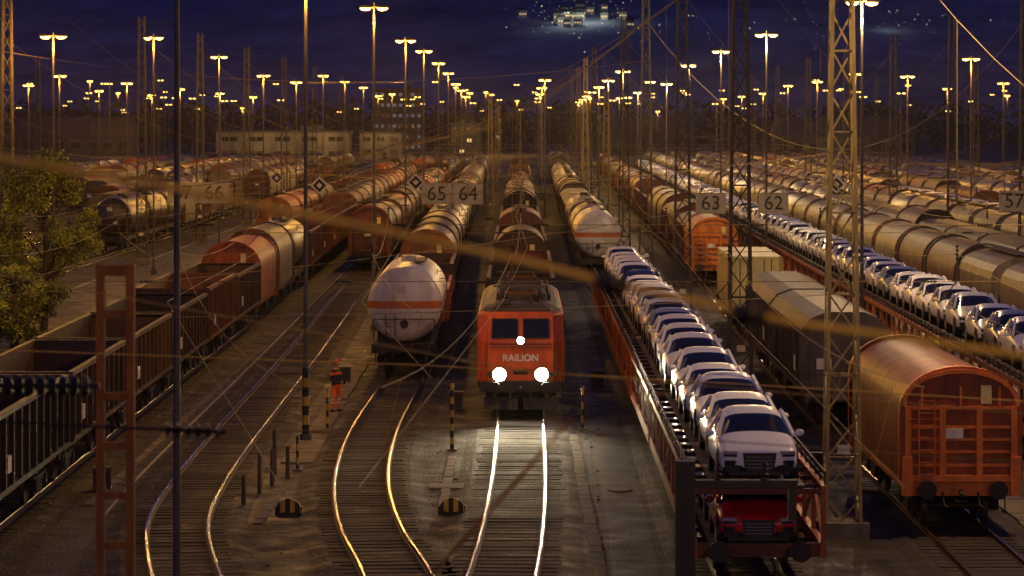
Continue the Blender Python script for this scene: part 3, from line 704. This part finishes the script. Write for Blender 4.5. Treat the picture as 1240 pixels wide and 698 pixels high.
# ---------------------------------------------------------------- signs
def numsign(a,x,Y,z,b=None):
    e=D.objects.new('track_number_sign',None); COL.objects.link(e); e.location=(x,Y,z)
    ns=[a] if b is None else [a,b]
    for i,t in enumerate(ns):
        dx=(i-(len(ns)-1)/2)*1.5
        mb=MB(); mb.box((dx,0,0),(1.44,.05,1.0),signm); 
        for q in(-.45,.45): mb.beam((dx+q,0,.5),(dx+q,0,7.7-z+.02 if z<7.6 else 1),.03,steel)
        obj('plate',mb.mesh('plate'),parent=e)
        o=obj('digits',textm(t,.95,blk,'digits'),(dx,-.035,-.02),parent=e); o.rotation_euler=(math.pi/2,0,0)
numsign('65',-2.85,157.9,6.85,'64'); numsign('67',-15.0,157.9,6.9,'66'); numsign('63',9.5,157.9,6.4); numsign('62',12.5,157.9,6.4); numsign('57',24.0,157.9,6.5)
def diamond(x,Y,z):
    mb=MB(); mb.box((0,0,0),(.62,.04,.62),labelw,ry=math.pi/4); mb.box((0,-.03,0),(.46,.03,.46),blk,ry=math.pi/4); mb.box((0,-.05,0),(.2,.03,.2),labelw,ry=math.pi/4); mb.beam((0,.03,0),(0,.03,7.7-z),.03,steel)
    obj('electrification_diamond_sign',mb.mesh('d'),(x,Y,z))
for x,Y,z in((-9.2,157.8,7.25),(-4.6,157.8,7.4),(-14.3,200.8,6.9),(15.5,157.8,7.3)): diamond(x,Y,z)
def spost(x,Y,h,r=.06):
    mb=MB(); n=int(h/.2)
    for k in range(n): mb.cyl((0,0,k*h/n),(0,0,(k+1)*h/n),r,yel if k%2 else blk,10)
    mb.cyl((0,0,h),(0,0,h+.05),r*.6,blk,8); mb.box((0,0,.03),(.3,.3,.06),conc)
    obj('striped_marker_post',mb.mesh('p'),(x,Y,0))
spost(-1.87,103,2.1); spost(2.35,110,1.4,.045); spost(-6.15,110,1.3,.045); spost(-6.3,97,1.0,.04)
def pointind(x,Y):
    mb=MB(); mb.box((0,.12,.12),(.7,.3,.2),blk); N=16; R0=.34
    for i in range(N):
        x0=-R0+2*R0*i/N; x1=x0+2*R0/N
        h0=math.sqrt(max(0,R0*R0-x0*x0)); h1=math.sqrt(max(0,R0*R0-x1*x1))
        mb.add([(x0,-.05,.08),(x1,-.05,.08),(x1,-.05,.1+h1),(x0,-.05,.1+h0),(x0,.05,.08),(x1,.05,.08),(x1,.05,.1+h1),(x0,.05,.1+h0)],[(0,1,2,3),(4,7,6,5),(3,2,6,7)],yel if (i//3)%2 else blk)
    obj('point_indicator',mb.mesh('pi'),(x,Y,0))
pointind(-5.82,86); pointind(-1.57,86.2)
for x,Y,h in((-6.95,91,1.1),(-6.75,93,1.0),(-6.9,96,1.3),(-6.45,95,.9),(-7.15,88,.8)):
    mb=MB(); mb.cyl((0,0,0),(0,0,h),.065,wood,8,.055); mb.cyl((0,0,h),(0,0,h+.04),.055,wood,8,.02); obj('wooden_post',mb.mesh('wp'),(x,Y,0))
for x,Y in((-11.4,92),(3.3,128),(-6.6,130),(-2.0,118),(8.9,96)):
    mb=MB(); mb.box((0,0,.3),(.5,.35,.6),roofg); mb.box((0,0,.62),(.56,.41,.05),steel); mb.box((0,-.18,.32),(.4,.015,.45),locodark); obj('track_control_box',mb.mesh('cb'),(x,Y,0))
mb=MB(); rnd=random.Random(21)
for i in range(700):
    Y=rnd.uniform(74,190); X=rnd.uniform(-12.2,9); s=rnd.uniform(.02,.06)
    if any(abs(X-f(Y))<1.2 for f in(L2,L1,C,R1)): continue
    mb.box((X,Y,s*.3),(s*rnd.uniform(.7,1.8),s,s*.7),rnd.choice([conc,groundm,ballastm]),rz=rnd.uniform(0,3),rx=rnd.uniform(-.4,.4))
obj('loose_stones',mb.mesh('loose_stones'))
# ---------------------------------------------------------------- railway worker
hivis=M('hi_vis_orange',(.9,.16,.02),.8,dirt=.2,scale=6); jack=M('dark_jacket',(.025,.025,.035),.85,dirt=.1); skin=M('skin',(.45,.25,.16),.55,dirt=.05); hair=M('hair',(.03,.02,.012),.8,dirt=.1); refl=M('reflective_tape',(.75,.75,.68),.4,dirt=.1)
def skinned(verts,edges,mat,sub=2):
    me=D.meshes.new('sk'); me.from_pydata([v[:3] for v in verts],edges,[]); o=D.objects.new('t',me); COL.objects.link(o)
    md=o.modifiers.new('s','SKIN'); md.use_smooth_shade=True
    for i,v in enumerate(verts):
        sv=me.skin_vertices[0].data[i]; sv.radius=(v[3],v[4] if len(v)>4 else v[3]); sv.use_root=(i==0)
    s2=o.modifiers.new('u','SUBSURF'); s2.levels=sub
    dg=bpy.context.evaluated_depsgraph_get(); dg.update(); r=D.meshes.new_from_object(o.evaluated_get(dg)); D.objects.remove(o)
    r.materials.clear(); r.materials.append(mat)
    for p in r.polygons: p.material_index=0; p.use_smooth=True
    return r
def worker(loc,rz):
    e=D.objects.new('railway_worker',None); COL.objects.link(e); e.location=loc; e.rotation_euler=(0,0,rz)
    V=[(0,0,.95,.15,.12),(0,0,1.12,.145,.11),(0,-.01,1.32,.17,.12),(0,0,1.46,.12,.09),(0,-.01,1.54,.058),(0,-.02,1.60,.06),
       (.19,0,1.43,.075),(.25,.02,1.16,.055),(.20,-.20,1.02,.042),(.14,-.30,1.08,.033),
       (-.19,0,1.43,.075),(-.26,.03,1.16,.055),(-.20,-.18,1.03,.042),(-.12,-.28,1.08,.033),
       (.10,0,.86,.105),(.13,-.03,.50,.075),(.14,.04,.10,.055),(-.10,0,.86,.105),(-.14,-.01,.50,.075),(-.17,.08,.10,.055)]
    Ed=[(0,1),(1,2),(2,3),(3,4),(4,5),(3,6),(6,7),(7,8),(8,9),(3,10),(10,11),(11,12),(12,13),(0,14),(14,15),(15,16),(0,17),(17,18),(18,19)]
    b=skinned(V,Ed,jack); 
    for m in(hivis,skin,refl): b.materials.append(m)
    for p in b.polygons:
        c=p.center
        if c.z<.97 and abs(c.y)<.18: p.material_index=1
        if c.z>1.5: p.material_index=2
        if 1.30<c.z<1.40 and abs(c.x)<.3: p.material_index=1
        if (.30<c.z<.36 or .42<c.z<.47): p.material_index=3
    obj('body',b,parent=e)
    mb=MB(); mb.ball((0,-.03,1.70),(.078,.098,.118),skin,16); mb.ball((0,-.01,1.735),(.084,.10,.10),hair,16)
    mb.ball((0,-.13,1.69),(.014,.022,.026),skin,8)
    for s in(-1,1):
        mb.ball((s*.03,-.118,1.715),(.011,.008,.007),blk,8); mb.ball((s*.08,-.02,1.695),(.012,.022,.032),skin,8)
        mb.ball((s*.15,-.05+(.04 if s>0 else .08),.045),(.05,.14,.05),blk,12)
    mb.beam((-.022,-.124,1.648),(.022,-.124,1.648),.007,hair)
    mb.ball((0,-.02,1.79),(.095,.115,.06),hivis,14)
    obj('head_and_boots',mb.mesh('h'),parent=e)
    for s in(-1,1):
        w=Vector((.14*s if s>0 else -.12,-.30 if s>0 else -.28,1.08)); V=[(*w,.026,.018),(w.x-.02*s,w.y-.06,w.z+.005,.035,.016)]; Ed=[(0,1)]
        for i in range(4):
            k=len(V); a=(i-1.5)*.018; L=[.03,.036,.034,.026][i]
            V+=[(w.x-.02*s+a,w.y-.08,w.z+.005,.009),(w.x-.022*s+a,w.y-.08-L,w.z-.008,.008),(w.x-.026*s+a,w.y-.08-L*1.5,w.z-.03,.007)]; Ed+=[(1,k),(k,k+1),(k+1,k+2)]
        k=len(V); V+=[(w.x-.04*s,w.y-.04,w.z+.02,.010),(w.x-.055*s,w.y-.075,w.z+.02,.008)]; Ed+=[(0,k),(k,k+1)]
        obj('hand',skinned(V,Ed,skin,1),parent=e)
    mb=MB(); mb.box((.0,-.39,1.07),(.07,.03,.14),black,rx=.5); obj('radio_handset',mb.mesh('r'),parent=e)
worker((-6.2,116.5,.04),math.radians(50))
# ---------------------------------------------------------------- trees
leafm,nt,b=nodes('leaf'); 
n=mk(nt,'ShaderNodeTexNoise'); n.inputs['Scale'].default_value=.9; tc=mk(nt,'ShaderNodeTexCoord'); nt.links.new(tc.outputs['Object'],n.inputs['Vector'])
r=mk(nt,'ShaderNodeValToRGB'); r.color_ramp.elements[0].position=.35; r.color_ramp.elements[0].color=(.05,.065,.01,1); r.color_ramp.elements[1].position=.62; r.color_ramp.elements[1].color=(.26,.30,.03,1)
nt.links.new(n.outputs['Fac'],r.inputs[0]); nt.links.new(r.outputs[0],b.inputs['Base Color']); b.inputs['Roughness'].default_value=.6
bark=M('bark',(.06,.045,.03),.9,scale=6)
def tree(x,Y,h,w,nl,seed,name='deciduous_tree'):
    rnd=random.Random(seed); e=D.objects.new(name,None); COL.objects.link(e); e.location=(x,Y,0)
    mb=MB(); mb.cyl((0,0,0),(.1,0,h*.35),.2,bark,10,.15); mb.cyl((.1,0,h*.35),(0,.1,h*.8),.15,bark,8,.04)
    cl=[]
    for i in range(34):
        a=rnd.uniform(0,6.28); z=rnd.uniform(.15,.98)*h; rr=w/2*math.sin(math.pi*min(1,(z/h-.02)/1.0))**.6*rnd.uniform(.35,1)
        p=Vector((rr*math.cos(a),rr*math.sin(a),z)); cl.append((p,rnd.uniform(.45,.9)*w*.16))
        z0=max(h*.1,z-h*.22); mb.cyl((.05,0,z0),p,.06,bark,6,.015)
    obj('trunk',mb.mesh('trunk'),parent=e); mb=MB()
    for i in range(nl):
        p,r0=rnd.choice(cl); d=Vector((rnd.gauss(0,1),rnd.gauss(0,1),rnd.gauss(0,.8))); c=p+d.normalized()*r0*rnd.uniform(.3,1.3)
        s=rnd.uniform(.05,.11); u=Vector((rnd.gauss(0,1),rnd.gauss(0,1),rnd.gauss(0,1))).normalized(); v=u.orthogonal().normalized()
        mb.quad(c-u*s,c-v*s*.6,c+u*s,c+v*s*.6,leafm)
    obj('foliage',mb.mesh('foliage'),parent=e)
tree(-23.1,163,8.3,6.2,24000,3); tree(-26.6,178,7,4.5,5000,5); tree(-22.6,150,3.6,3.2,5000,9,'shrub')
darkleaf=M('distant_foliage',(.03,.036,.045),.9,dirt=.3)
mb=MB(); rnd=random.Random(4)
for i in range(620):
    Y=rnd.uniform(1180,1500); X=rnd.uniform(-290,290); h=rnd.uniform(7,20)
    mb.cyl((X,Y,0),(X,Y,h*.6),.3,darkleaf,5)
    for k in range(26):
        c=Vector((X+rnd.gauss(0,h*.22),Y+rnd.gauss(0,2),h*rnd.uniform(.25,1))); s=rnd.uniform(.8,2.2); u=Vector((rnd.gauss(0,1),rnd.gauss(0,1),rnd.gauss(0,1))).normalized(); v=u.orthogonal().normalized()
        mb.quad(c-u*s,c-v*s*.7,c+u*s,c+v*s*.7,darkleaf)
obj('distant_tree_belt',mb.mesh('belt'))
# ---------------------------------------------------------------- buildings
wallm=M('render_wall',(.30,.25,.17),.8,dirt=.7,scale=.2); walld=M('dark_wall',(.06,.06,.07),.8,scale=.2); roofm=M('roof_sheet',(.06,.05,.05),.7,scale=.3)
def building(name,x,Y,w,d,h,nx,ny,wm,lit,lm=winlit,gable=False):
    e=D.objects.new(name,None); COL.objects.link(e); e.location=(x,Y,0)
    mb=MB(); mb.box((0,0,h/2),(w,d,h),wm); obj('walls',mb.mesh('walls'),parent=e)
    mb=MB()
    if gable: mb.add([(-w/2-.5,-d/2-.5,h),(w/2+.5,-d/2-.5,h),(w/2+.5,d/2+.5,h),(-w/2-.5,d/2+.5,h),(-w/2,0,h+d*.35),(w/2,0,h+d*.35)],[(0,1,5,4),(2,3,4,5),(0,4,3),(1,2,5)],roofm)
    else: mb.box((0,0,h+.25),(w+.8,d+.8,.5),roofm); mb.box((w*.2,0,h+1.2),(w*.15,d*.4,1.4),roofm)
    obj('roof',mb.mesh('roof'),parent=e)
    mb=MB(); rnd=random.Random(int(x*7+Y))
    for i in range(nx):
        for j in range(ny):
            cx=-w/2+w*(i+.5)/nx; cz=h*(j+.55)/ny
            m=lm if rnd.random()<lit else glassm
            mb.box((cx,-d/2-.03,cz),(w/nx*.55,.08,h/ny*.3),m); mb.box((cx,-d/2-.09,cz),(w/nx*.04,.06,h/ny*.3),wm)
    mb.box((w*.1,-d/2-.05,1.1),(1.2,.1,2.2),roofm)
    obj('windows',mb.mesh('windows'),parent=e)
building('workshop_building',-62,900,36,14,7.8,5,2,wallm,.0)
building('workshop_building',-38,960,12,12,7.4,3,2,wallm,.1)
building('office_block',-40,1160,17,12,22,8,6,walld,.5,winblue)
building('office_block',-62,1230,14,12,15,5,4,walld,.1,winblue)
building('signal_box',-14,1000,9,9,10,4,3,walld,.25)
building('warehouse',96,960,40,16,6.5,9,1,walld,.1,gable=True)
building('warehouse',-150,1050,60,18,6,12,1,walld,.1,gable=True)
building('office_block',130,1240,22,12,16,8,5,walld,.06)
building('apartment_block',-8,1280,26,12,13,9,4,walld,.08)
building('warehouse',45,1100,30,14,7,8,1,walld,.12,gable=True)
for x,Y,p in((-68,880,2500),(-50,882,2500),(-38,945,2000),(94,940,2500),(-14,985,2000)):
    l=D.lights.new('wall_floodlight','POINT'); l.energy=p; l.color=(1,.62,.22); l.shadow_soft_size=.3; obj('wall_floodlight',l,(x,Y,9.5))
# ---------------------------------------------------------------- hills
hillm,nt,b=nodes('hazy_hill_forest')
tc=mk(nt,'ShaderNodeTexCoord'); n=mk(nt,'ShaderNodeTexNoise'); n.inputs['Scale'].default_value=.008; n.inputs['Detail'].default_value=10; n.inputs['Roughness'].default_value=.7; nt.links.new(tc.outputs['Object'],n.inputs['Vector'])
r=mk(nt,'ShaderNodeValToRGB'); r.color_ramp.elements[0].position=.34; r.color_ramp.elements[0].color=(.14,.16,.22,1); r.color_ramp.elements[1].position=.68; r.color_ramp.elements[1].color=(.34,.38,.46,1)  # distance haze put into the pale bluish base colour
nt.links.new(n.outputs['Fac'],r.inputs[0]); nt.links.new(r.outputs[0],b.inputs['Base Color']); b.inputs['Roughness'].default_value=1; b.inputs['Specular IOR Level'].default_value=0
def hz(x,y):
    t=max(0,min(1,(y-2300)/2400)); t=t*t*(3-2*t)
    return -1+t*(330+55*math.sin(x/520+1)+30*math.sin(x/190+.6)+14*math.sin(x/71+y/160))+t*18*math.sin(y/210+x/330)
mb=MB(); nx,ny=90,60
g=[[(-4200+8400*i/nx,2200+3600*j/ny) for i in range(nx+1)] for j in range(ny+1)]
vs=[(x,y,hz(x,y)) for row in g for x,y in row]; fs=[(j*(nx+1)+i,j*(nx+1)+i+1,(j+1)*(nx+1)+i+1,(j+1)*(nx+1)+i) for j in range(ny) for i in range(nx)]
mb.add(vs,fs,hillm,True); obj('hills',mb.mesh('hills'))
def hy(zt,x):
    y=2400
    while hz(x,y)<zt and y<4500: y+=5
    return y
mb=MB(); rnd=random.Random(11)
for i in range(190):
    k=rnd.random()
    if k<.55: x,zt=rnd.gauss(66,30),rnd.gauss(106,11)
    elif k<.85: x,zt=rnd.gauss(340,60),rnd.gauss(102,10)
    else: x,zt=rnd.uniform(-20,440),rnd.uniform(60,115)
    y=hy(zt,x); s=rnd.uniform(.22,.55)*(.6 if rnd.random()<.7 else 1.1); mb.ball((x,y,hz(x,y)+5),(s,s,s),town,6)
obj('town_street_lights',mb.mesh('tl'))
housem=M('village_house_wall',(.5,.5,.46),.8,scale=.1)
for i in range(22):
    x=64+rnd.gauss(0,17); y=hy(109+rnd.gauss(0,6),x)
    mb=MB(); w=rnd.uniform(5,9); mb.box((0,0,2),(w,8,8),housem); mb.add([(-w/2,-4,6),(w/2,-4,6),(w/2,4,6),(-w/2,4,6),(-w/2,0,8.6),(w/2,0,8.6)],[(0,1,5,4),(2,3,4,5),(0,4,3),(1,2,5)],roofm)
    for k in(-1,0,1):
        mb.box((k*w*.3,-4.1,2.6),(1.1,.2,1.3),winlit); mb.box((k*w*.3,-4.1,5),(1.1,.2,1.0),glassm)
    obj('hillside_house',mb.mesh('hh'),(x,y,hz(x,y)),rnd.uniform(-.3,.3))
for x,zt,p in((46,104,5000),(62,107,8000),(80,108,5000),(350,100,2500)):
    y=hy(zt,x)-24; l=D.lights.new('village_floodlight','POINT'); l.energy=p; l.color=(.85,.95,.8); l.shadow_soft_size=1; obj('village_floodlight',l,(x,y,hz(x,y)+16))
# ---------------------------------------------------------------- thin scattering haze low over the yard, added for glow around the lamps
hm=D.materials.new('night_haze'); hm.use_nodes=True; nt=hm.node_tree
for n_ in list(nt.nodes): nt.nodes.remove(n_)
out=mk(nt,'ShaderNodeOutputMaterial'); vs_=mk(nt,'ShaderNodeVolumeScatter'); vs_.inputs['Color'].default_value=(1,.97,.93,1); vs_.inputs['Density'].default_value=.00006; vs_.inputs['Anisotropy'].default_value=.6
nt.links.new(vs_.outputs[0],out.inputs['Volume'])
mb=MB(); mb.box((0,540,8.2),(500,1000,17.6),hm); obj('night_haze',mb.mesh('night_haze'))
# ---------------------------------------------------------------- world / camera
w=D.worlds.new('World'); SC.world=w; w.use_nodes=True; nt=w.node_tree; bg=nt.nodes['Background']
sk=mk(nt,'ShaderNodeTexSky',sky_type='NISHITA'); sk.sun_disc=False; sk.sun_elevation=math.radians(2); sk.sun_rotation=math.radians(200)
mx=mk(nt,'ShaderNodeMix',data_type='RGBA',blend_type='MULTIPLY'); mx.inputs[0].default_value=1; mx.inputs[7].default_value=(.085,.14,.80,1)
nt.links.new(sk.outputs[0],mx.inputs[6]); nt.links.new(mx.outputs[2],bg.inputs[0]); bg.inputs[1].default_value=.15
cam=D.cameras.new('camera'); cam.sensor_width=36; cam.lens=36*4000/1240; cam.shift_y=-(349-150)/1240; cam.clip_start=.5; cam.clip_end=12000
cam.dof.use_dof=True; cam.dof.focus_distance=112; cam.dof.aperture_fstop=2.4
co=obj('camera',cam,(0,0,10.2)); co.rotation_euler=(math.pi/2,0,0); SC.camera=co
SC.view_settings.view_transform='Standard'; SC.view_settings.look='None'; SC.view_settings.exposure=0; SC.view_settings.gamma=1
print('objects',len(D.objects))
